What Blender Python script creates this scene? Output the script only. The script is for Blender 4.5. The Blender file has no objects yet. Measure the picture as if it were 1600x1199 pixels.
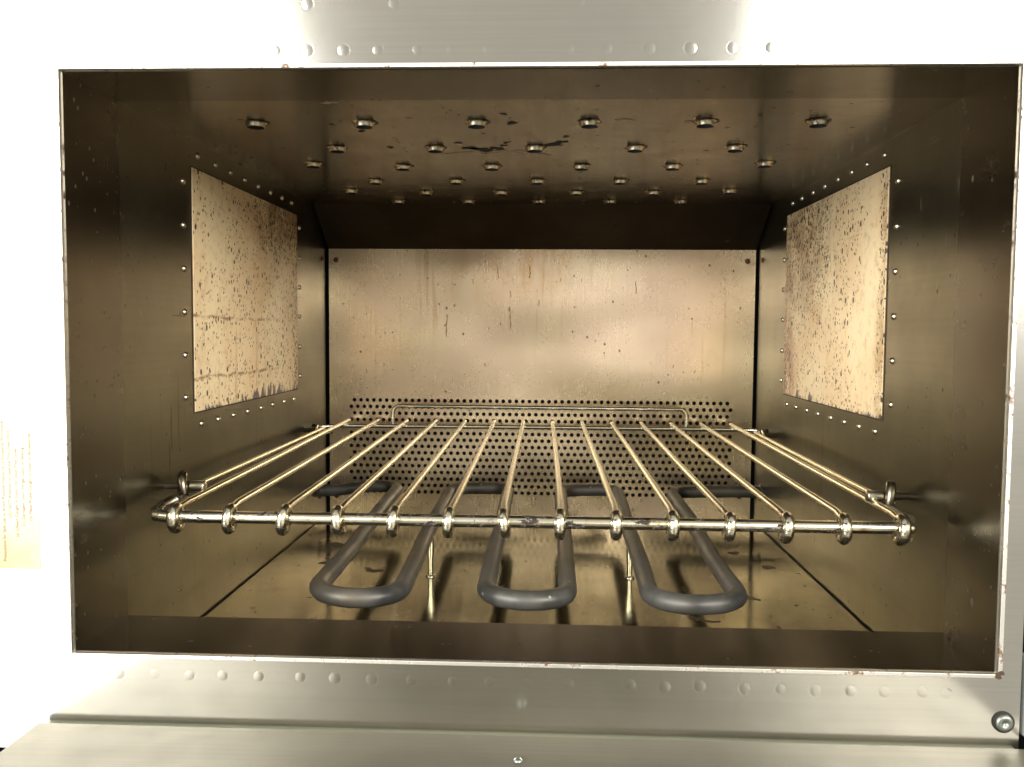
import bpy, bmesh, math, random
from mathutils import Vector, Matrix

random.seed(7)
S = bpy.context.scene
COL = S.collection

# ------------------------------------------------------------------ camera
cam_d = bpy.data.cameras.new('camera')
cam_d.sensor_fit = 'HORIZONTAL'; cam_d.sensor_width = 36.0
cam_d.lens = 36.0 * 1363.5 / 1600.0
cam_d.clip_start = 0.01; cam_d.clip_end = 50
cam = bpy.data.objects.new('camera', cam_d); COL.objects.link(cam)
Mr = ((0.999051, -0.04247, -0.009628), (0.042973, 0.997271, 0.060032), (0.007052, -0.060389, 0.99815))
mw = Matrix.Identity(4)
for i in range(3):
    mw[i][0] = Mr[i][0]; mw[i][1] = Mr[i][2]; mw[i][2] = -Mr[i][1]
mw[0][3], mw[1][3], mw[2][3] = 0.009877, -0.389365, 0.150572
cam.matrix_world = mw
S.camera = cam

# ------------------------------------------------------------------ world (dim room light) and lamps of the room
W = bpy.data.worlds.new('World'); S.world = W; W.use_nodes = True
wn = W.node_tree
bg = wn.nodes['Background']
bg.inputs['Color'].default_value = (1.0, 0.93, 0.78, 1); bg.inputs['Strength'].default_value = 0.42

def area(name, loc, target, sx, sy, radiance, col):
    d = bpy.data.lights.new(name, 'AREA'); d.shape = 'RECTANGLE'; d.size = sx; d.size_y = sy
    d.energy = radiance * math.pi * sx * sy; d.color = col
    o = bpy.data.objects.new(name, d); COL.objects.link(o)
    o.location = loc
    o.rotation_euler = (Vector(target) - Vector(loc)).to_track_quat('-Z', 'Y').to_euler()
    return o
area('room_lamp', (-1.27, -1.25, 0.58), (-0.1, 0.2, 0.12), 1.5, 0.50, 22.0, (1, .965, .89))
area('room_lamp', (-1.25, -1.30, -0.20), (-0.1, 0.2, 0.12), 0.80, 0.9, 6.0, (.90, .96, 1))
area('room_lamp', (1.20, -1.30, 0.66), (0.1, 0.2, 0.12), 1.55, 0.50, 17.0, (1, .965, .89))
area('window_light', (.21, -1.42, .20), (.075, .464, .16), .30, .07, 3.5, (.95, .90, 1))

S.view_settings.view_transform = 'Standard'; S.view_settings.look = 'None'
S.view_settings.exposure = 0.2; S.view_settings.gamma = 1.0
S.view_settings.use_curve_mapping = False
S.render.engine = 'CYCLES'
S.cycles.max_bounces = 10; S.cycles.glossy_bounces = 8; S.cycles.diffuse_bounces = 4
S.cycles.caustics_reflective = True
S.cycles.sample_clamp_indirect = 6.0

# ------------------------------------------------------------------ dimensions (metres)
HW = 0.21           # half width of the cavity
H = 0.2655          # ceiling height over the door sill
D = 0.464           # depth of the back panel
ZT = 0.2295         # where the sloped baffle meets the back panel
DC = 0.4128         # rear end of the flat ceiling
ZF = -0.0331        # cavity floor
SL = 0.051          # depth of the opening sleeve

# ------------------------------------------------------------------ node helpers
class NT:
    def __init__(s, name):
        s.m = bpy.data.materials.new(name); s.m.use_nodes = True
        s.t = s.m.node_tree; s.n = s.t.nodes; s.l = s.t.links
        s.bsdf = s.n['Principled BSDF']
        s.oc = s.n.new('ShaderNodeTexCoord').outputs['Object']
    def link(s, a, b): s.l.new(a, b)
    def put(s, sock, v):
        if isinstance(v, (int, float)): sock.default_value = v
        elif isinstance(v, (tuple, list)): sock.default_value = v if len(v) == len(sock.default_value) else tuple(v) + (1,)
        else: s.link(v, sock)
    def math(s, op, a, b=None, c=None, clamp=False):
        n = s.n.new('ShaderNodeMath'); n.operation = op; n.use_clamp = clamp
        s.put(n.inputs[0], a)
        if b is not None: s.put(n.inputs[1], b)
        if c is not None: s.put(n.inputs[2], c)
        return n.outputs[0]
    def scale(s, v, sc):
        n = s.n.new('ShaderNodeVectorMath'); n.operation = 'MULTIPLY'
        s.put(n.inputs[0], v); n.inputs[1].default_value = sc
        return n.outputs[0]
    def noise(s, sc, scale=1.0, detail=3, rough=.55, off=(0, 0, 0), dist=0.0):
        v = s.oc
        if off != (0, 0, 0):
            a = s.n.new('ShaderNodeVectorMath'); a.operation = 'ADD'; s.put(a.inputs[0], v); a.inputs[1].default_value = off; v = a.outputs[0]
        v = s.scale(v, sc)
        n = s.n.new('ShaderNodeTexNoise'); s.put(n.inputs['Vector'], v)
        n.inputs['Scale'].default_value = scale; n.inputs['Detail'].default_value = detail; n.inputs['Roughness'].default_value = rough
        n.inputs['Distortion'].default_value = dist
        return n.outputs['Fac']
    def voro(s, sc, off=(0, 0, 0), rand=1.0, flat=False):
        v = s.oc
        a = s.n.new('ShaderNodeVectorMath'); a.operation = 'ADD'; s.put(a.inputs[0], v); a.inputs[1].default_value = off
        v = s.scale(a.outputs[0], sc)
        n = s.n.new('ShaderNodeTexVoronoi'); n.inputs['Scale'].default_value = 1.0
        if flat:      # on a wall: only y and z count
            a = s.n.new('ShaderNodeSeparateXYZ'); s.put(a.inputs[0], v); k = s.n.new('ShaderNodeCombineXYZ')
            s.put(k.inputs[0], a.outputs[1]); s.put(k.inputs[1], a.outputs[2]); v = k.outputs[0]
            n.voronoi_dimensions = '2D'
        s.put(n.inputs['Vector'], v)
        n.inputs['Randomness'].default_value = rand
        return n.outputs['Distance'], n.outputs['Color']
    def ramp(s, f, a, b, va=0.0, vb=1.0, smooth=True):
        n = s.n.new('ShaderNodeMapRange'); n.interpolation_type = 'SMOOTHSTEP' if smooth else 'LINEAR'
        s.put(n.inputs['Value'], f)
        n.inputs['From Min'].default_value = a; n.inputs['From Max'].default_value = b
        n.inputs['To Min'].default_value = va; n.inputs['To Max'].default_value = vb
        return n.outputs['Result']
    def mix(s, f, a, b):
        n = s.n.new('ShaderNodeMix'); n.data_type = 'RGBA'
        s.put(n.inputs[0], f); s.put(n.inputs[6], a); s.put(n.inputs[7], b)
        return n.outputs[2]
    def axis(s, i):
        n = s.n.new('ShaderNodeSeparateXYZ'); s.link(s.oc, n.inputs[0]); return n.outputs[i]
    def bump(s, h, strength=.2, dist=.001):
        n = s.n.new('ShaderNodeBump'); n.inputs['Strength'].default_value = strength; n.inputs['Distance'].default_value = dist
        s.put(n.inputs['Height'], h); s.link(n.outputs[0], s.bsdf.inputs['Normal'])
    def tangent(s, aniso, rot):
        n = s.n.new('ShaderNodeTangent'); n.direction_type = 'UV_MAP'; n.uv_map = 'UVMap'
        s.link(n.outputs[0], s.bsdf.inputs['Tangent'])
        s.bsdf.inputs['Anisotropic'].default_value = aniso
        s.bsdf.inputs['Anisotropic Rotation'].default_value = rot
    def finish(s, color=None, rough=None, metal=None):
        if color is not None: s.put(s.bsdf.inputs['Base Color'], color)
        if rough is not None: s.put(s.bsdf.inputs['Roughness'], rough)
        if metal is not None: s.put(s.bsdf.inputs['Metallic'], metal)
        return s.m

def spots(t, cells, keep, size, off=(0, 0, 0), flat=False):
    """small separate specks: a share `keep` of the cells carries one, up to `size` of a cell wide"""
    d, c = t.voro(cells, off, flat=flat)
    sep = t.n.new('ShaderNodeSeparateColor'); t.link(c, sep.inputs[0])
    pick = t.math('LESS_THAN', sep.outputs[0], keep)
    rad = t.math('MULTIPLY_ADD', sep.outputs[1], size * .75, size * .25)
    return t.math('MULTIPLY', pick, t.math('LESS_THAN', d, rad))

def steel(name, base, tint, rough, streak, brush='x', aniso=.6, grime=.0, speck=.0, smudge=.12, metal=1.0, wave=.0, extra=None):
    t = NT(name)
    long_, fine = 5, 420
    sc = {'x': (long_, fine, fine), 'z': (fine, fine, long_), 'y': (fine, long_, fine)}[brush]
    st = t.noise(sc, 1, 2, .6)
    cl = t.noise((9, 9, 9), 1, 4, .6, off=(3, 1, 7))
    cl2 = t.noise((38, 38, 38), 1, 4, .62, off=(1, 5, 2))
    col = t.mix(t.ramp(cl, .35, .68), base, tint)
    col = t.mix(t.math('MULTIPLY', t.ramp(st, .3, .7), streak), col, tuple(c * .62 for c in base))
    r = t.math('MULTIPLY_ADD', t.math('SUBTRACT', cl2, .5), smudge * 2.4, rough)
    r = t.math('MULTIPLY_ADD', t.math('SUBTRACT', st, .5), smudge * .8, r)
    m = metal
    if grime:
        g = t.ramp(t.noise((26, 26, 17), 1, 6, .68, off=(8, 2, 4)), .56, .76)
        g = t.math('MULTIPLY', g, grime)
        col = t.mix(g, col, (.16, .105, .05)); r = t.math('MULTIPLY_ADD', g, .06, r)
    if extra: col = extra(t, col)
    if speck:
        k = spots(t, (130, 130, 95), speck, .26)
        k2 = spots(t, (300, 300, 240), speck * .8, .3, off=(4, 4, 4))
        k = t.math('MAXIMUM', k, k2)
        k = t.math('MULTIPLY', k, t.ramp(cl2, .42, .6))
        col = t.mix(t.math('MULTIPLY', k, .85), col, (.07, .035, .015))
        m = t.math('MULTIPLY_ADD', k, -.8 * metal, metal)
        r = t.math('MULTIPLY_ADD', k, .3, r)
    wv = t.noise((5, 5, 8), 1, 1, .4, off=(6, 6, 6))
    n1 = t.n.new('ShaderNodeBump'); n1.inputs['Strength'].default_value = 1.0; n1.inputs['Distance'].default_value = wave
    t.put(n1.inputs['Height'], wv)
    n2 = t.n.new('ShaderNodeBump'); n2.inputs['Strength'].default_value = .03; n2.inputs['Distance'].default_value = .0004
    t.put(n2.inputs['Height'], st); t.link(n1.outputs[0], n2.inputs['Normal']); t.link(n2.outputs[0], t.bsdf.inputs['Normal'])
    t.tangent(aniso, .25 if brush == 'x' else 0.0)
    return t.finish(col, r, m)

def plain(name, col, rough=.5, metal=0.0):
    t = NT(name); return t.finish(col, rough, metal)

def back_stain(t, col):
    x, z = t.axis(0), t.axis(2)
    top = t.math('MULTIPLY', t.ramp(t.math('ABSOLUTE', t.math('ADD', x, .015)), .12, .01), t.ramp(z, .150, .225))
    n = t.noise((70, 70, 22), 1, 5, .65, off=(3, 3, 3))
    col = t.mix(t.math('MULTIPLY', t.math('MULTIPLY', top, t.ramp(n, .38, .66)), .65), col, (.60, .36, .12))
    pink = t.ramp(t.noise((8, 8, 8), 1, 3, .5, off=(9, 1, 5)), .45, .65)
    col = t.mix(t.math('MULTIPLY', pink, .35), col, (.80, .58, .46))
    runs = t.math('MULTIPLY', t.ramp(t.noise((160, 160, 7), 1, 3, .6, off=(2, 2, 2)), .60, .72), t.ramp(z, .02, .2))
    return t.mix(t.math('MULTIPLY', runs, .38), col, (.48, .30, .11))
def wall_stain(t, col):
    y, z = t.axis(1), t.axis(2)
    runs = t.math('MULTIPLY', t.ramp(t.noise((90, 120, 6), 1, 4, .65, off=(2, 5, 2)), .58, .74), t.ramp(z, .14, .06))
    col = t.mix(t.math('MULTIPLY', runs, .5), col, (.13, .075, .03))
    haze_ = t.ramp(t.noise((16, 16, 16), 1, 5, .65, off=(5, 8, 2)), .48, .72)
    return t.mix(t.math('MULTIPLY', haze_, .4), col, (.15, .13, .08))
def floor_stain(t, col):
    n = t.ramp(t.noise((13, 15, 13), 1, 6, .68, off=(5, 3, 2)), .48, .66)
    col = t.mix(t.math('MULTIPLY', n, .6), col, (.12, .085, .04))
    return col

M = {}
M['front'] = steel('brushed_front_steel', (.80, .79, .755), (.74, .735, .70), .165, .14, 'x', .5, 0, 0, .02)
M['door'] = steel('brushed_door_steel', (.21, .195, .148), (.155, .143, .105), .48, .25, 'x', .4, .25, 0, .05, .55)
M['sleeve'] = steel('sleeve_steel', (.185, .173, .145), (.15, .139, .114), .25, .10, 'x', .3, .10, .12, .06)
M['lip'] = steel('shaded_lip_steel', (.055, .044, .032), (.04, .032, .022), .22, .10, 'x', .3, .10, .04, .05)  # sleeve steel darkened; the dark it mirrors is put into the colour
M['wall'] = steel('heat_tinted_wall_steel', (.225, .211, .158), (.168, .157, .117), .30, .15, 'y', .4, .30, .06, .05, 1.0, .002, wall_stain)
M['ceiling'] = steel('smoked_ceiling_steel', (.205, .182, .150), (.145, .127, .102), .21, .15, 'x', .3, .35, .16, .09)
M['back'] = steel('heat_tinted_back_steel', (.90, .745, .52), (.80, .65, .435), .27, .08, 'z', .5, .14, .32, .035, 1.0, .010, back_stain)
M['floor'] = steel('greasy_floor_steel', (.36, .325, .205), (.25, .22, .135), .135, .10, 'x', .2, .45, .20, .08, 1.0, .0012, floor_stain)
M['baffle'] = steel('dark_baffle_steel', (.16, .13, .10), (.11, .09, .07), .38, .1, 'x', .2, .2, .1, .06)
M['rod'] = steel('rack_chrome', (.93, .905, .76), (.84, .80, .62), .24, .0, 'x', 0, .12, .0, .02)
M['rivet'] = plain('bare_rivet_steel', (.62, .56, .44), .3, 1.0)
M['black'] = plain('soot_and_recess_black', (.012, .010, .008), .8)  # soot spots; also paints the dark of nozzle bores and screw recess
M['dark'] = plain('painted_casing', (.02, .022, .02), .6)
M['char_and_edge'] = plain('char_and_edge_shade', (.045, .03, .02), .55)
M['burn'] = plain('brown_burnt_spill', (.085, .060, .036), .38, .35)
M['rust'] = plain('rusty_red_screw', (.20, .055, .03), .6, .2)
M['pale'] = plain('pale_dried_drip', (.34, .28, .22), .6)
M['oldgrease'] = plain('old_grease_film', (.40, .33, .25), .45, .7)
M['zinc'] = plain('zinc_screw_metal', (.30, .33, .30), .4, .9)
M['gap_strip'] = plain('greenish_gap_strip', (.45, .48, .38), .5, .2)
M['hinge'] = plain('grey_hinge_paint', (.30, .33, .32), .5, .3)

def element_mat():
    t = NT('oxidised_element_sheath')
    n = t.noise((45, 45, 45), 1, 4, .55); n2 = t.noise((14, 14, 14), 1, 3, .5, off=(2, 2, 2))
    col = t.mix(t.ramp(n, .3, .72), (.060, .060, .057), (.130, .127, .118))
    col = t.mix(t.ramp(n2, .45, .70, 0, .7), col, (.15, .125, .085))
    sp = spots(t, (260, 260, 260), .05, .3)
    col = t.mix(t.math('MULTIPLY', sp, .7), col, (.4, .39, .36))
    t.bump(t.noise((400, 400, 400), 1, 3, .6), .12, .0003)
    return t.finish(col, t.ramp(n, .3, .7, .36, .56), .45)
M['element'] = element_mat()

def bar_mat():
    t = NT('worn_rack_bar')
    cl = t.noise((22, 60, 60), 1, 4, .6)
    col = t.mix(t.ramp(cl, .35, .7), (.93, .90, .76), (.84, .77, .56))
    b = t.ramp(t.noise((70, 170, 170), 1, 5, .7, off=(5, 5, 1)), .565, .59)
    br = t.ramp(t.noise((90, 150, 150), 1, 4, .6, off=(1, 7, 1)), .54, .70, 0, .75)
    col = t.mix(br, col, (.34, .18, .06))
    col = t.mix(b, col, (.03, .02, .018))
    return t.finish(col, t.math('MULTIPLY_ADD', b, .4, .24), t.math('MULTIPLY_ADD', b, -.7, 1.0))
M['bar'] = bar_mat()
M['pin'] = steel('shelf_pin_zinc', (.66, .62, .50), (.50, .46, .36), .34, .0, 'x', 0, .3, .1, .08)
M['hook'] = steel('sooty_hook_steel', (.32, .285, .215), (.17, .15, .11), .28, .0, 'x', 0, .5, .2, .08)

def rim_mat():
    t = NT('rim_edge_steel')
    g = t.ramp(t.noise((140, 140, 140), 1, 5, .7), .53, .68)
    return t.finish(t.mix(g, (.88, .86, .80), (.16, .09, .05)), t.math('MULTIPLY_ADD', g, .3, .42), t.math('MULTIPLY_ADD', g, -.6, 1.0))
M['rim'] = rim_mat()
M['rimgrime'] = plain('baked_grime_line', (.05, .03, .018), .7)

PY0, PY1, PZ0, PZ1 = .1414, .3628, .0988, .2488
def cover_mat(side):
    """enamelled window cover: cream, peppered with burnt specks, rusty streaks and a flaked bottom edge"""
    t = NT('speckled_cream_cover_' + ('one' if side < 0 else 'two'))
    y, z = t.axis(1), t.axis(2)
    o = (0, .37, .11) if side > 0 else (0, 0, 0)
    cl = t.noise((20, 14, 14), 1, 5, .6, off=o)
    fine = t.noise((20, 160, 160), 1, 4, .7, off=o)
    col = t.mix(t.ramp(cl, .35, .7), (.95, .76, .47), (.88, .64, .37))
    col = t.mix(t.ramp(fine, .48, .72, 0, .5), col, (.50, .29, .14))
    yn = t.ramp(y, PY0, PY1, smooth=False); zn = t.ramp(z, PZ0, PZ1, smooth=False)
    # where the specks gather
    if side < 0:
        upper = t.math('MULTIPLY', t.ramp(yn, .30, .75), t.ramp(zn, .55, .92))
        edge = t.ramp(yn, .84, 1.0)
        dens = t.math('MAXIMUM', t.math('MULTIPLY', upper, 1.0), t.math('MULTIPLY', edge, .7))
    else:
        upper = t.math('MULTIPLY', t.ramp(yn, .30, .72), t.ramp(zn, .25, .7))
        edge = t.math('MAXIMUM', t.ramp(yn, .80, 1.0), t.ramp(yn, .10, 0.0))
        dens = t.math('MAXIMUM', upper, t.math('MULTIPLY', edge, .9))
    stain = t.math('MULTIPLY', dens, t.ramp(t.noise((20, 42, 34), 1, 6, .7, off=(0, .8, .3)), .34, .64))
    col = t.mix(t.math('MULTIPLY', stain, .75), col, (.30, .15, .075) if side < 0 else (.34, .21, .09))
    if side > 0:
        pink = t.math('MULTIPLY', t.ramp(yn, .72, .95), t.ramp(t.noise((20, 60, 22), 1, 5, .65, off=(0, .2, .9)), .42, .62))
        pink = t.math('MULTIPLY', pink, t.ramp(zn, .75, .5))
        col = t.mix(t.math('MULTIPLY', pink, .7), col, (.34, .13, .09))
    # specks, taller than wide
    s1 = spots(t, (1, 200, 145), .20, .32, off=o, flat=True)
    s2 = spots(t, (1, 430, 310), .26, .36, off=(0, .5, .2), flat=True)
    s3 = spots(t, (1, 240, 170), .42, .36, off=(0, .15, .6), flat=True)
    s4 = spots(t, (1, 520, 380), .45, .36, off=(0, .25, .4), flat=True)
    keep = t.ramp(cl, .30, .55, .25, 1.0)
    if side > 0: keep = t.math('MULTIPLY', keep, t.ramp(yn, .12, .42, .45, 1.0))
    s12 = t.math('MULTIPLY', t.math('MAXIMUM', s1, s2), t.math('GREATER_THAN', keep, .45))
    s34 = t.math('MULTIPLY', t.math('MAXIMUM', s3, s4), t.math('GREATER_THAN', t.math('MULTIPLY', dens, t.math('MULTIPLY', fine, 2.0)), .42))
    sp = t.math('MAXIMUM', s12, s34)
    col = t.mix(t.math('MULTIPLY', sp, .96), col, (.040, .016, .008))
    if side < 0:   # two old shelf lines and runs below them
        for zc, w, e in ((.158, .0011, .82), (.119, .0012, .78)):
            wob = t.math('MULTIPLY', t.math('SUBTRACT', t.noise((1, 30, 1), 1, 3, .6, off=(0, zc, 0)), .5), .006)
            dd = t.math('ABSOLUTE', t.math('SUBTRACT', t.math('ADD', z, wob), zc))
            ln = t.math('MULTIPLY', t.ramp(dd, w * 1.6, 0), t.ramp(t.noise((1, 75, 160), 1, 4, .7, off=(0, zc, .3)), .38, .60))
            ln = t.math('MULTIPLY', ln, t.ramp(yn, e, e - .12))
            col = t.mix(t.math('MULTIPLY', ln, .9), col, (.20, .085, .03))
        run = t.math('MULTIPLY', t.ramp(t.noise((1, 150, 5), 1, 3, .6), .56, .68), t.ramp(zn, .42, .30))
        col = t.mix(t.math('MULTIPLY', run, .45), col, (.42, .22, .08))
    # flaked lower edge
    up = t.math('MULTIPLY', t.ramp(t.noise((1, 110, 22), 1, 4, .75, off=(0, .4, 0)), .36, .70), .10)
    lo, hi = (.30, .52) if side < 0 else (.95, .55)
    amt = t.math('MULTIPLY', up, t.ramp(yn, .05, .6, .55, 1.0) if side < 0 else .72)
    fl = t.math('LESS_THAN', zn, t.math('SUBTRACT', amt, .022 if side < 0 else .028))
    col = t.mix(t.math('MULTIPLY', fl, .92), col, (.075, .065, .085))
    t.bump(sp, -.3, .0004)
    return t.finish(col, t.math('MULTIPLY_ADD', cl, .3, .30), 0.0)
M['cover_a'] = cover_mat(-1); M['cover_b'] = cover_mat(1)

def label_mat():
    t = NT('yellowed_label_paper')
    e = t.ramp(t.axis(2), .075, .040)
    n = t.noise((60, 60, 60), 1, 4, .6)
    return t.finish(t.mix(t.math('MULTIPLY', e, t.ramp(n, .3, .7, .5, 1.0)), (.58, .53, .40), (.42, .34, .18)), .6, 0)
M['label'] = label_mat()
M['ink'] = plain('faded_label_ink', (.16, .10, .05), .6)

def counter_mat():
    t = NT('dark_counter_stone')
    n = t.noise((120, 120, 120), 1, 5, .7)
    return t.finish(t.mix(t.ramp(n, .45, .65), (.012, .016, .010), (.07, .085, .05)), .5, 0)
M['counter'] = counter_mat()

# ------------------------------------------------------------------ mesh helpers
class MB:
    def __init__(s): s.v = []; s.f = []; s.mi = []; s.sm = []
    def add(s, vs, fs, mi=0, smooth=False):
        b = len(s.v); s.v += [tuple(x) for x in vs]
        for f in fs: s.f.append([b + i for i in f]); s.mi.append(mi); s.sm.append(smooth)
    def box(s, x0, x1, y0, y1, z0, z1, mi=0):
        vs = [(x, y, z) for x in (x0, x1) for y in (y0, y1) for z in (z0, z1)]
        s.add(vs, [(0, 1, 3, 2), (4, 6, 7, 5), (0, 4, 5, 1), (2, 3, 7, 6), (0, 2, 6, 4), (1, 5, 7, 3)], mi)
    def tube(s, pts, r, seg=14, mi=0, cap=True, closed=False, radii=None):
        P = [Vector(p) for p in pts]; n = len(P)
        tang = []
        for i in range(n):
            if closed: d = P[(i + 1) % n] - P[i - 1]
            else: d = P[min(i + 1, n - 1)] - P[max(i - 1, 0)]
            tang.append(d.normalized())
        up = Vector((0, 0, 1)) if abs(tang[0].z) < .9 else Vector((1, 0, 0))
        a = (up - tang[0] * up.dot(tang[0])).normalized()
        vs = []
        for i in range(n):
            a = (a - tang[i] * a.dot(tang[i])).normalized(); b = tang[i].cross(a)
            rr = radii[i] if radii else r
            for k in range(seg):
                th = 2 * math.pi * k / seg
                vs.append(P[i] + (a * math.cos(th) + b * math.sin(th)) * rr)
        fs = []
        for i in range(n if closed else n - 1):
            j = (i + 1) % n
            for k in range(seg):
                l = (k + 1) % seg
                fs.append((i * seg + k, j * seg + k, j * seg + l, i * seg + l)[::-1])
        s.add(vs, fs, mi, True)
        if cap and not closed:
            s.add(vs[:seg], [tuple(range(seg))], mi); s.add(vs[-seg:], [tuple(range(seg))[::-1]], mi)
    def lathe(s, prof, origin, axis, seg=24, mi=0, smooth=True):
        ax = Vector(axis).normalized(); up = Vector((0, 0, 1)) if abs(ax.z) < .9 else Vector((1, 0, 0))
        a = (up - ax * up.dot(ax)).normalized(); b = ax.cross(a); o = Vector(origin)
        vs = []
        for (r, h) in prof:
            for k in range(seg):
                th = 2 * math.pi * k / seg
                vs.append(o + ax * h + (a * math.cos(th) + b * math.sin(th)) * r)
        fs = [(i * seg + k, i * seg + (k + 1) % seg, (i + 1) * seg + (k + 1) % seg, (i + 1) * seg + k) for i in range(len(prof) - 1) for k in range(seg)]
        s.add(vs, fs, mi, smooth)
    def blob(s, c, u, v, ru, rv, mi, n=18, jag=.25, lift=(0, 0, 0)):
        c = Vector(c) + Vector(lift); u = Vector(u); v = Vector(v)
        ph = [random.uniform(0, 6.28) for _ in range(4)]
        pts = []
        for k in range(n):
            th = 2 * math.pi * k / n
            q = 1 + jag * (.5 * math.sin(2 * th + ph[0]) + .35 * math.sin(3 * th + ph[1]) + .3 * math.sin(5 * th + ph[2]) + .2 * math.sin(7 * th + ph[3]))
            pts.append(c + u * ru * q * math.cos(th) + v * rv * q * math.sin(th))
        s.add(pts, [tuple(range(n))], mi)
    def build(s, name, mats, parent=None, loc=None):
        me = bpy.data.meshes.new(name)
        off = Vector(loc) if loc else Vector((0, 0, 0))
        me.from_pydata([tuple(Vector(x) - off) for x in s.v], [], s.f)
        if not isinstance(mats, (list, tuple)): mats = [mats]
        for m in mats: me.materials.append(m)
        me.polygons.foreach_set('material_index', s.mi)
        me.polygons.foreach_set('use_smooth', s.sm)
        me.update()
        uv = me.uv_layers.new(name='UVMap')
        for p in me.polygons:
            nx, ny, nz = abs(p.normal.x), abs(p.normal.y), abs(p.normal.z)
            for li in p.loop_indices:
                co = me.vertices[me.loops[li].vertex_index].co
                if ny >= nx and ny >= nz: uv.data[li].uv = (co.x, co.z)
                elif nx >= nz: uv.data[li].uv = (co.y, co.z)
                else: uv.data[li].uv = (co.x, co.y)
        o = bpy.data.objects.new(name, me); COL.objects.link(o)
        if parent: o.parent = parent
        if loc: o.location = off - world(parent)
        return o

def world(p):
    v = Vector((0, 0, 0))
    while p: v += p.location; p = p.parent
    return v
def bevel(o, w=.0006, seg=2):
    m = o.modifiers.new('soft_edges', 'BEVEL'); m.width = w; m.segments = seg; m.limit_method = 'ANGLE'; m.angle_limit = math.radians(40)
    m.harden_normals = False
    return o
def empty(name, loc, label, cat):
    o = bpy.data.objects.new(name, None); COL.objects.link(o); o.location = loc; o.empty_display_size = .05
    o['label'] = label; o['category'] = cat
    return o
def copy_part(o, parent, loc):
    c = o.copy(); COL.objects.link(c); c.parent = parent; c.location = Vector(loc) - world(parent)
    return c
def arc(c, r, a0, a1, n, u=(1, 0, 0), v=(0, 1, 0)):
    c = Vector(c); u = Vector(u); v = Vector(v)
    return [c + u * r * math.cos(math.radians(a0 + (a1 - a0) * i / n)) + v * r * math.sin(math.radians(a0 + (a1 - a0) * i / n)) for i in range(n + 1)]

# ------------------------------------------------------------------ setting
g = MB(); g.box(-1.6, 1.6, -.25, .9, -.20, -.17)
ct = g.build('countertop', M['counter']); ct['kind'] = 'structure'

# ------------------------------------------------------------------ the oven
oven = empty('oven', (0, 0, 0), 'stainless steel oven with its door open, heat stained cavity with speckled side covers', 'oven')

b = MB()   # casing: a five-sided shell, so the holes and seams look into the dark
t_ = .004
b.box(-.262, .262, .505, .505 + t_, -.168, .36)
b.box(-.262, -.262 + t_, .006, .505, -.168, .36); b.box(.262 - t_, .262, .006, .505, -.168, .36)
b.box(-.258, .258, .006, .505, .356, .36); b.box(-.258, .258, .006, .505, -.168, -.164)
b.build('casing', M['dark'], oven)

# front panel with the cavity opening and rows of spot-weld dimples
FX0, FX1, FZ0, FZ1 = -.262, .2212, -.047, .36
b = MB()
ox, oz0, oz1 = HW + .0022, -.0022, H + .0022
b.box(FX0, -ox, 0, .005, FZ0, FZ1); b.box(ox, FX1, 0, .005, FZ0, FZ1)
b.box(-ox, ox, 0, .005, oz1, FZ1); b.box(-ox, ox, 0, .005, FZ0, oz0)
def dimple(x, z, r=.0029, h=.00035):
    r *= 1.15; h *= .28
    prof = [(r, 0.00002), (r * .9, h * .06), (r * .75, h * .3), (r * .55, h * .68), (r * .3, h * .93), (0, h)]
    b.lathe(prof, (x, 0, z), (0, -1, 0), 18, 0)
for x in (-.1126, -.0983, -.0823, -.067, -.0494, -.0345, -.0181, -.0007, .0168, .0335, .052, .070, .0879, .1043):
    dimple(x, .2735, random.uniform(.0024, .003), random.uniform(.00025, .0005))
for x in (-.0981, -.0598, .0214): dimple(x, .2935, .0026)
dimple(-.0091, .2682, .0022)
for x in (-.1889, -.1719, -.1556, -.140, -.1231, -.1036, -.0876, -.0705, -.052, -.033, -.016, .001, .020, .0481, .0637, .0795, .0996, .1155, .131, .1467, .1616, .1785, .1891):
    dimple(x, -.0098 + random.uniform(-.0004, .0004), random.uniform(.0024, .003), random.uniform(.0002, .0005))
for z in (.20, .165, .131, .095, .061, .027): dimple(-.2215, z, .0026, .0003)
dimple(.2165, .0105, .0026, .0003)
fp = b.build('front_panel', M['front'], oven)

# rim: folded sheet edge round the opening, with a baked grime line outside it
b = MB()
def ring(b, x0, x1, z0, z1, w, y0, y1, mi):
    b.box(x0 - w, x0, y0, y1, z0 - w, z1 + w, mi); b.box(x1, x1 + w, y0, y1, z0 - w, z1 + w, mi)
    b.box(x0, x1, y0, y1, z1, z1 + w, mi); b.box(x0, x1, y0, y1, z0 - w, z0, mi)
ring(b, -HW, HW, 0, H, .0018, -.0022, .02, 0)
ring(b, -HW - .0018, HW + .0018, -.0018, H + .0018, .0004, -.0004, .004, 1)
b.blob((HW + .0004, -.0023, -.0002), (1, 0, 0), (0, 0, 1), .0022, .0016, 1, jag=.5)
rim = bevel(b.build('opening_rim', [M['rim'], M['rimgrime']], oven), .0009, 3)

# sleeve: four plates lining the first 5 cm of the opening
b = MB()
e = .0005
b.box(-HW - .002, -HW + e, .020, SL, -.001, H + .001); b.box(HW - e, HW + .002, .020, SL, -.001, H + .001)
b.box(-HW + e, HW - e, .020, SL, H - e, H + .002, 1); b.box(-HW + e, HW - e, .020, SL, -.002, .0003, 1)
# the visible first 2 cm
b.box(-HW - .0005, -HW + e, .0005, .020, .0, H - .0); b.box(HW - e, HW + .0005, .0005, .020, .0, H)
b.box(-HW + e, HW - e, .0005, .020, H - e, H + .0003, 1); b.box(-HW + e, HW - e, .0005, .020, -.0003, .0003, 1)
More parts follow.
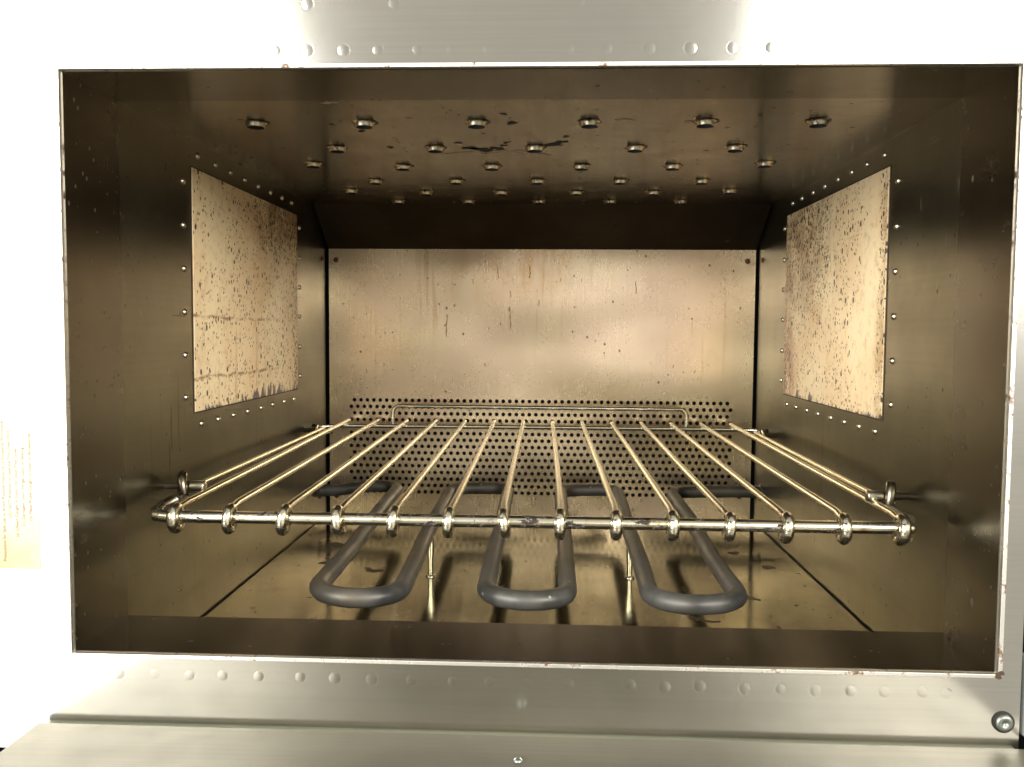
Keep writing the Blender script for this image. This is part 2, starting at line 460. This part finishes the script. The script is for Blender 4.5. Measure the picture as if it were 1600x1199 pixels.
# skirt of the sill down to the floor
b.box(-HW + e, HW - e, SL - .002, SL, ZF, -.002)
b.build('opening_sleeve', [M['sleeve'], M['lip']], oven)

# floor
b = MB()
fx = HW - .0016
b.box(-fx, fx, SL, D - .001, ZF - .001, ZF)
U, V2 = (1, 0, 0), (0, 1, 0)
for (x, y, ru, rv) in ((.1825, .292, .0042, .006), (-.1217, .262, .006, .005), (-.128, .268, .003, .003), (.150, .212, .005, .004), (.1555, .208, .0015, .002), (.106, .165, .004, .004),
                       (-.160, .283, .010, .004), (-.1345, .193, .001, .0012), (.115, .1605, .005, .002), (-.15, .29, .004, .003), (.165, .335, .004, .006), (-.17, .34, .007, .008)):
    b.blob((x, y, ZF + .00015), U, V2, ru, rv, 1, jag=.45)
b.build('cavity_floor', [M['floor'], M['burn']], oven)

# back panel: plain above, a staggered field of punched holes below
b = MB()
bx = HW - .0028
p, rows, nh = .00641, 15, 58
zr0 = .0813; hstep = .0909 / 14
xa, xb = -.1823 - p, -.1823 + p * (nh)
zlo, zhi = zr0 - hstep * (rows - 1) - hstep / 2, zr0 + hstep / 2
def rect(x0, x1, z0, z1): b.add([(x0, D, z0), (x1, D, z0), (x1, D, z1), (x0, D, z1)], [(0, 1, 2, 3)], 0)
rect(-bx, bx, zhi, ZT); rect(-bx, bx, ZF + .0005, zlo); rect(-bx, xa, zlo, zhi); rect(xb, bx, zlo, zhi)
NS = 12
for r in range(rows):
    zc = zr0 - r * hstep
    x0 = -.1823 - (p / 2 if r % 2 else 0)
    n = nh + (1 if r % 2 else 0)
    if x0 - p / 2 > xa + 1e-6: rect(xa, x0 - p / 2, zc - hstep / 2, zc + hstep / 2)
    xe = x0 + (n - 1) * p + p / 2
    if xb > xe + 1e-6: rect(xe, xb, zc - hstep / 2, zc + hstep / 2)
    for c in range(n):
        cx = x0 + c * p; R = .00192
        inner = []; outer = []; deep = []
        for k in range(NS):
            th = 2 * math.pi * (k + .0) / NS + math.pi / 4
            ct_, st_ = math.cos(th), math.sin(th)
            inner.append((cx + R * ct_, D, zc + R * st_)); deep.append((cx + R * ct_, D + .0016, zc + R * st_))
            m = max(abs(ct_), abs(st_)); outer.append((cx + p / 2 * ct_ / m, D, zc + hstep / 2 * st_ / m))
        b.add(inner + outer + deep, [(k, (k + 1) % NS, NS + (k + 1) % NS, NS + k) for k in range(NS)] + [(k, 2 * NS + k, 2 * NS + (k + 1) % NS, (k + 1) % NS) for k in range(NS)], 0)
# folded edges, so the sheet has a thickness
b.box(-bx, -bx + .0012, D + .0002, D + .010, ZF, ZT); b.box(bx - .0012, bx, D + .0002, D + .010, ZF, ZT)
# brown runs
for (x, z, w, l) in ((-.0288, .163, .0007, .022), (-.0909, .155, .0006, .022), (-.010, .208, .0006, .012), (-.041, .208, .0005, .014), (.093, .193, .0005, .011), (-.001, .178, .0005, .006), (-.0285, .186, .0004, .007),
                     (.02, .2, .0004, .004), (-.065, .198, .0004, .005), (.058, .148, .0003, .003), (-.17, .11, .0005, .004), (.13, .117, .0006, .003), (.151, .112, .0005, .003)):
    pts = []; n = 14
    for i in range(n): 
        f = i / (n - 1); ww = w * (.35 + .65 * abs(math.sin(9 * f + x * 90)))
        pts.append((x + .0004 * math.sin(4 * f + x * 50) + .0002 * math.sin(13 * f + x * 80), z + l / 2 - l * f, ww))
    vs = [(q[0] - q[2], D - .0002, q[1]) for q in pts] + [(q[0] + q[2], D - .0002, q[1]) for q in pts]
    b.add(vs, [(i, i + 1, n + i + 1, n + i) for i in range(n - 1)], 1)
t = NT('thin_brown_run'); run_m = t.finish((.40, .25, .10), .36, .75)
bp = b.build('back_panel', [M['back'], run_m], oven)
scr = MB(); scr.lathe([(.0026, 0), (.0024, .0008), (.0012, .0014), (0, .0015)], (0, 0, 0), (0, -1, 0), 14)
first = None
for (x, z) in ((-.2001, .2188), (.1995, .2188), (-.2005, -.0145), (.1965, -.0095)):
    if first is None: first = scr.build('screw', M['rust'], bp); first.location = Vector((x, D, z)); first['label'] = 'rusty red screw head'
    else: copy_part(first, bp, (x, D, z))

# sloped baffle between ceiling and back panel
b = MB()
sx = HW - .002
n_ = Vector((0, -(H - ZT), -(D - DC))).normalized() * -.002
vs = [(-sx, DC, H), (sx, DC, H), (sx, D, ZT + .0004), (-sx, D, ZT + .0004)]
vs += [tuple(Vector(q) + n_) for q in vs]
b.add(vs, [(0, 1, 2, 3), (7, 6, 5, 4), (0, 4, 5, 1), (1, 5, 6, 2), (2, 6, 7, 3), (3, 7, 4, 0)])
b.build('sloped_baffle', M['baffle'], oven)

# ceiling with jet nozzles
b = MB()
b.box(-HW - .001, HW + .001, SL, DC, H, H + .0015)
for (x, y, ru, rv, mi) in ((-.0411, .167, .004, .004, 1), (-.034, .172, .007, .004, 1), (-.024, .169, .004, .0035, 1), (-.012, .1012, .003, .0025, 1), (-.0914, .1645, .0022, .002, 1), (-.047, .152, .002, .002, 1), (-.1134, .104, .0018, .0014, 1),
                           (-.018, .152, .0018, .002, 1), (.016, .150, .003, .003, 1), (.01, .158, .006, .004, 1), (-.06, .166, .0025, .002, 1), (-.0155, .1785, .009, .004, 2), (-.049, .1847, .008, .004, 2), (-.03, .185, .006, .003, 2),
                           (-.1027, .0564, .0045, .002, 2), (.005, .188, .005, .002, 2), (-.0155, .081, .002, .0015, 1), (.05, .095, .004, .002, 2), (.085, .1, .003, .002, 2), (-.1, .12, .002, .002, 1), (.0185, .135, .002, .0015, 1), (.12, .085, .0014, .001, 1), (-.02, .16, .002, .002, 1)):
    b.blob((x, y, H - .00015), U, V2, ru * 1.05, rv * 1.25, mi, jag=.55)
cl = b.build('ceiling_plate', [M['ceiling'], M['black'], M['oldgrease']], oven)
nz = MB()
nz.lathe([(.0066, -.0001), (.0058, .0004), (.0053, .0010), (.0051, .0025), (.0049, .0028), (.0047, .0029)], (0, 0, 0), (0, 0, -1), 28, 0)
nz.lathe([(.0047, .0029), (.0045, .0026), (.0045, .0004)], (0, 0, 0), (0, 0, -1), 28, 1)  # sooty bore, painted black for the shade inside the opening
nz.lathe([(.0046, .0004), (0, .0004)], (0, 0, 0), (0, 0, -1), 28, 1, False)
nz.blob((.0006, 0, -.00025), U, V2, .0069, .0068, 2, jag=.14, n=26)
t = NT('nozzle_bare_steel')
gm = t.ramp(t.noise((300, 300, 300), 1, 4, .7), .44, .62)
M['halo'] = plain('soot_ring', (.05, .038, .028), .45, .6)
M['nozzle'] = t.finish(t.mix(gm, (.66, .58, .44), (.08, .06, .04)), .34, 1.0)
first = None
for i, y in enumerate((.0988, .1650, .2265, .2855, .3400, .3895)):
    xs = (-.155, -.094, -.0315, .0308, .0937, .1545) if i % 2 == 0 else (-.1255, -.063, -.0005, .062, .1238)
    for x in xs:
        yy = y - (.010 if i == 2 and abs(x) > .15 else 0) - (.008 if i == 4 and abs(x) > .15 else 0)
        if first is None:
            first = nz.build('jet_nozzle', [M['nozzle'], M['black'], M['halo']], cl); first.location = (x, yy, H)
        else: copy_part(first, cl, (x, yy, H)).rotation_euler.z = random.uniform(-2.2, 2.2) if random.random() < .6 else 0

# side walls, each with a cover panel framed by rivets
rv = MB(); rv.lathe([(.0021, -.0001), (.0019, .0006), (.0013, .0013), (.0006, .0016), (0, .0017)], (0, 0, 0), (1, 0, 0), 14)
rivet0 = None
for s in (-1, 1):
    b = MB(); x0, x1 = (-HW - .002, -HW) if s < 0 else (HW, HW + .002)
    yb = D - .0032
    b.box(x0, x1, SL, yb, ZF - .004, H)
    xs = -HW + .00015 if s < 0 else HW - .00015
    UU, VV = (0, 1, 0), (0, 0, 1)
    if s < 0:
        for (y, z, ru, rv_) in ((.108, .093, .0009, .012), (.118, .10, .0006, .018), (.105, .075, .0008, .01)): b.blob((xs, y, z), UU, VV, ru, rv_, 1, jag=.5)
        for (y, z, ru, rv_) in ((.09, .19, .0007, .0009), (.12, .158, .009, .0006)): b.blob((xs, y, z), UU, VV, ru, rv_, 1, jag=.5)
    else:
        for (y, z, ru, rv_) in ((.12, .035, .0007, .0006), (.085, .10, .0007, .0007), (.19, .075, .0008, .0008)): b.blob((xs, y, z), UU, VV, ru, rv_, 1, jag=.5)
    if s > 0:
        for k in range(9):
            y = random.uniform(.03, .11); z = random.uniform(.15, .25); h_ = random.uniform(.001, .006)
            b.blob((xs, max(y, SL + .002), z), (0, 1, .0), (0, random.uniform(-.35, .35), 1), .00022, h_, 2, n=10, jag=.2)
    else:
        for k in range(5):
            b.blob((xs, random.uniform(.055, .11), random.uniform(.0, .22)), (0, 1, 0), (0, random.uniform(-.5, .5), 1), .0002, random.uniform(.001, .004), 2, n=10, jag=.2)
    t = NT('brown_wall_run'); wr = t.finish((.16, .095, .04), .45, .7)
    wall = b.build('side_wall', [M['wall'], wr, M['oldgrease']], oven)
    wall['label'] = 'left side wall with a pink-cream speckled cover' if s < 0 else 'right side wall with a yellow-cream speckled cover'
    c = MB(); xc0, xc1 = (-HW, -HW + .0009) if s < 0 else (HW - .0009, HW)
    c.box(xc0, xc1, PY0, PY1, PZ0, PZ1)
    # dark lip round the sheet, coloured to draw its shadow line
    c.box(xc0 if s < 0 else xc1 - .0004, xc0 + .0004 if s < 0 else xc1, PY0 - .001, PY0, PZ0 - .001, PZ1 + .001, 1); c.box(xc0 if s < 0 else xc1 - .0004, xc0 + .0004 if s < 0 else xc1, PY1, PY1 + .001, PZ0 - .001, PZ1 + .001, 1)
    c.box(xc0 if s < 0 else xc1 - .0004, xc0 + .0004 if s < 0 else xc1, PY0, PY1, PZ1, PZ1 + .001, 1); c.box(xc0 if s < 0 else xc1 - .0004, xc0 + .0004 if s < 0 else xc1, PY0, PY1, PZ0 - .001, PZ0, 1)
    cv = c.build('cover_panel', [M['cover_a' if s < 0 else 'cover_b'], M['char_and_edge']], wall)
    bevel(cv, .0003, 1)
    cv['label'] = 'cream cover sheet with a rusty line and flaked lower edge' if s < 0 else 'yellowish cover sheet with dark specks at its upper rear'
    pos = [(.1293, z) for z in (.2384, .2123, .1864, .1604, .1345, .1089)] + [(y, .0905) for y in (.1524, .1803, .2086, .2371, .2669, .2948, .325, .3523)]
    pos += [(.372, z) for z in (.2392, .2125, .1873, .1616, .1352, .1095)] + [(y, .2575) for y in (.1515, .1806, .2082, .2359, .2649, .2934, .3229, .3495)]
    for (y, z) in pos:
        loc = (s * HW, y, z)
        if rivet0 is None:
            rivet0 = rv.build('rivet', M['rivet'], wall); rivet0.location = loc; r_ = rivet0
        else: r_ = copy_part(rivet0, wall, loc)
        r_.rotation_euler.z = 0 if s < 0 else math.pi
    k = first_screw = copy_part(bp.children[0], wall, (s * HW, .447, .2185)); k.rotation_euler.z = math.pi / 2 if s < 0 else -math.pi / 2

# shelf pins on the walls and the twin support rods between them
for s in (-1, 1):
    for (y, big) in ((.1, 1), (.384, .8)):
        b = MB(); z = .0602
        b.lathe([(.0, -.001), (.0021, -.001), (.0021, .0142), (.0030 * big, .0143), (.0032 * big, .0150), (.0032 * big, .0222), (.0028 * big, .0230), (0, .0230)], (s * HW, y, z), (-s, 0, 0), 20)
        b.build('shelf_pin', M['pin'], oven)
    for (dx, dz) in ((.0, .0008), (.0042, -.0012)):
        b = MB(); x = s * (HW - .0183 + dx)
        b.tube([(x, .1, .060 + dz), (x, .24, .0606 + dz), (x, .384, .0612 + dz)], .0016, 12)
        b.build('support_rod', M['rod'], oven)

# heating element: one serpentine tube, standing on two floor posts
LX = (-.1240, -.0757, -.0258, .0222, .0690, .1195)      # the legs at the front bends
LR = (-.1325, -.0825, -.0271, .0216, .0749, .1254)      # and at the rear ones
ze = 0.0
path = [(-HW - .001, .4345, ze - .004), (-.19, .4345, ze - .003)]
path += [(-.16, .4345, ze)]
path += arc((LR[0] - .018, .4165, ze), .018, 90, 0, 8)
yf, yr = .114, .412
for i in range(0, 6, 2):
    r = (LX[i + 1] - LX[i]) / 2
    path += arc(((LX[i] + LX[i + 1]) / 2, yf, ze), r, 180, 360, 18)
    if i < 4:
        r2 = .019
        path += arc((LR[i + 1] + r2, yr + .0035, ze), r2, 180, 90, 8) + arc((LR[i + 2] - r2 * .9, yr + .0045, ze), r2 * .9, 90, 0, 8)
path += arc((LR[5] + .018, .4165, ze), .018, 180, 90, 8)
path += [(.165, .4345, ze), (.19, .4345, ze), (HW + .001, .4345, ze)]
fine = []
for i in range(len(path) - 1):
    a_, b_ = Vector(path[i]), Vector(path[i + 1]); k_ = max(1, int((b_ - a_).length / .012))
    fine += [a_.lerp(b_, j / k_) for j in range(k_)]
fine.append(Vector(path[-1]))
fine = [Vector((q.x + .0003 * math.sin(q.y * 31 + q.x * 40), q.y, q.z + .0007 * math.sin(q.y * 23 + q.x * 55) - .0005 * (q.y < .2))) for q in fine]
b = MB(); b.tube(fine, .0056, 20, radii=[.0056 + .0001 * math.sin(i * 1.7) for i in range(len(fine))])
he = b.build('heating_element', M['element'], oven)
for x, y in ((-.0772, .250), (.0712, .256)):
    b = MB(); b.tube([(x, y, ZF), (x, y, -.018)], .0021, 14); b.tube([(x, y, -.018), (x, y, .0005)], .0027, 14)
    b.lathe([(.0038, 0), (.0036, .0012), (.0021, .0016)], (x, y, ZF), (0, 0, 1), 16)
    b.build('support_post', M['rod'], he)
for s in (-1, 1):
    b = MB(); b.lathe([(.0085, 0), (.0080, .0010), (.0058, .0016)], (s * HW, .4345, -.004 if s < 0 else 0), (-s, 0, 0), 20)
    b.build('wall_grommet', M['char_and_edge'], he)

# warning label on the left of the front
b = MB(); b.box(-.2560, -.2249, -.0003, -.00005, .0384, .1370)
lab = b.build('warning_label', M['label'], oven)
lab['label'] = 'yellowed paper warning label with print running upwards'
LT = ((-.2413, .042, 'Precautions for Safe use to Avoid Possible Exposure to Excessive Microwave'), (-.2383, .0625, 'DO NOT Attempt to Operate This Oven With'),
      (-.2352, .0536, '(a) Object Caught in Door  (b) Door That Does'), (-.2320, .0588, '(c) Damaged Door, Hinge, Latch or Sealing'), (-.2286, .0612, '(d) Metal Probe Caught in Door or Accessories'),
      (-.2450, .0470, 'Energy'))
dg = None
vs_all, fs_all = [], []
for (x, z, txt) in LT:
    cu = bpy.data.curves.new('txt', 'FONT'); cu.body = txt; cu.size = .0021; cu.extrude = 0
    to = bpy.data.objects.new('txt', cu); COL.objects.link(to)
    bpy.context.view_layer.update()
    me = bpy.data.meshes.new_from_object(to.evaluated_get(bpy.context.evaluated_depsgraph_get()))
    wid = max((v.co.x for v in me.vertices), default=.1)
    k = min(1.0, (.1355 - z) / wid)
    base = len(vs_all)
    for v in me.vertices: vs_all.append((x - v.co.y + .0004, -.00045, z + v.co.x * k))
    for pgon in me.polygons: fs_all.append([base + i for i in pgon.vertices])
    bpy.data.objects.remove(to); bpy.data.curves.remove(cu); bpy.data.meshes.remove(me)
b = MB(); b.add(vs_all, fs_all); b.build('lettering', M['ink'], lab)

# corner screw of the front panel, a black ring painting the shade of its recess
b = MB()
sc0 = (.2140, -.0002, -.0224)
b.lathe([(.0048, 0), (.0047, .0008), (.0038, .0009)], sc0, (0, -1, 0), 24, 1)
b.lathe([(.0038, .0004), (.0037, .0016), (.0030, .0021), (.0012, .0023), (.0010, .0014), (0, .0014)], sc0, (0, -1, 0), 24, 0)
b.build('corner_screw', [M['zinc'], M['black']], oven)

# opened door lying flat in front, and its hinge arm
b = MB()
b.box(-.2258, .2262, -.46, -.0040, -.064, -.0323)
dr = b.build('door', M['door'], oven); bevel(dr, .0014, 3)
b = MB(); b.box(-.2250, .2200, -.0038, -.0002, -.050, -.0350); b.build('added_gap_strip', M['gap_strip'], oven)  # strip added so the gap above the door looks lighter and greener
b = MB(); b.lathe([(.0020, -.0001), (.0019, .0005), (.0012, .0011), (0, .0012)], (-.0018, -.0280, -.0323), (0, 0, 1), 16)
b.build('door_screw', M['zinc'], dr)
b = MB(); b.box(.2238, .240, .0010, .012, -.030, .0055); b.box(.2285, .2415, -.030, .0005, -.062, -.034, 1)
ha = b.build('hinge_arm', [M['hinge'], M['door']], oven); bevel(ha, .0012, 2)

# ------------------------------------------------------------------ the wire rack
rack = empty('oven_rack', (0, .06, .05), 'chromed wire oven rack with fourteen rods looped over a thick worn front bar', 'oven rack')
FY, FZ, RY, RZ = .0610, .0510, .4460, .0575
b = MB()
fb = [(-.1930, FY + .013, FZ + .0065), (-.1975, FY + .008, FZ + .004), (-.1995, FY + .003, FZ + .0018), (-.1980, FY + .0003, FZ + .0004), (-.1935, FY, FZ)]
fb += [(x, FY, FZ) for x in (-.15, -.1, -.05, 0, .05, .1, .15, .193)] + [(.196, FY, FZ), (.1975, FY, FZ), (.1990, FY, FZ + .0002)]
rr = [.0030, .0031, .0032, .0033, .0033] + [.0033] * 8 + [.0032, .0022, .0004]
b.tube(fb, .0033, 18, radii=rr)
b.build('front_bar', M['bar'], rack, (0, .06, .05))
b = MB(); b.tube([(-.2085, RY - .006, RZ - .0005), (-.19, RY, RZ), (0, RY, RZ + .0006), (.19, RY, RZ + .0006), (.2065, RY - .006, RZ + .0005)], .0021, 14)
b.build('rear_bar', M['rod'], rack, (0, .06, .05))
NW = 14
for i in range(NW):
    f = i / (NW - 1)
    x = -.1874 + f * (.3783)
    xr = -.1860 + f * (.3711)
    zt_ = FZ + .0052
    jit = random.uniform(-.0008, .0008)
    b = MB()
    b.tube([(x, FY + .003, zt_ - .001), (x + jit, FY + .012, zt_), (x + (xr - x) * .4 + jit, FY + .17, zt_ + .002), (xr, RY - .01, RZ + .0038), (xr, RY + .010, RZ + .0040)], .0020, 14)
    w = b.build('cross_rod', M['rod'], rack, (x, FY, FZ))
    b = MB()
    tilt = random.uniform(-.16, .16); g_ = random.uniform(.94, 1.06); th_ = random.uniform(.0027, .0031)
    pts = [(x + tilt * .006 * math.sin(a), FY - .0004 + .0046 * g_ * math.cos(a), FZ + .0056 * g_ * math.sin(a) - .0008) for a in [2 * math.pi * k / 22 for k in range(22)]]
    b.tube(pts, th_, 12, closed=True)
    b.build('loop', M['bar'], w, (x, FY, FZ))
# hoop at the rear
b = MB()
hx0, hx1, hz = -.1412, .1412, .0772
b.tube([(hx0, RY + .001, RZ + .001), (hx0, RY + .001, hz - .008)] + arc((hx0 + .007, RY + .001, hz - .007), .007, 180, 90, 8, (1, 0, 0), (0, 0, 1)) + arc((hx1 - .007, RY + .001, hz - .0075), .007, 90, 0, 8, (1, 0, 0), (0, 0, 1)) + [(hx1, RY + .001, RZ + .001)], .0019, 12)
b.build('rear_hoop', M['rod'], rack, (0, .06, .05))
# flattened hooks that curl over the shelf pins
for s in (-1, 1):
    for (py, pz, sx_, R_, end) in ((.1, .0590, .1998, .0076, (s * .1978, FY + .006, FZ + .003)), (.384, .0602, .1995, .0064, (s * .1965, RY - .018, RZ - .004))):
        b = MB()
        cx = s * sx_
        a_list = [math.radians(a) for a in range(-120, 150, 15)] if end[1] < py else [math.radians(a) for a in range(300, 30, -15)]
        pts = [(cx - s * .0055 * (k / len(a_list) - .5), py - R_ * math.sin(a) * .55 + (0), pz + R_ * math.cos(a)) for k, a in enumerate(a_list)]
        pts = pts[::-1] if False else pts
        nearest = pts[-1] if (Vector(pts[-1]) - Vector(end)).length < (Vector(pts[0]) - Vector(end)).length else pts[0]
        if nearest is pts[0]: pts = pts[::-1]
        pts.append(end)
        b.tube(pts, .0027 if end[1] < py else .0021, 12)
        b.build('end_hook', M['hook'], rack, (0, .06, .05))
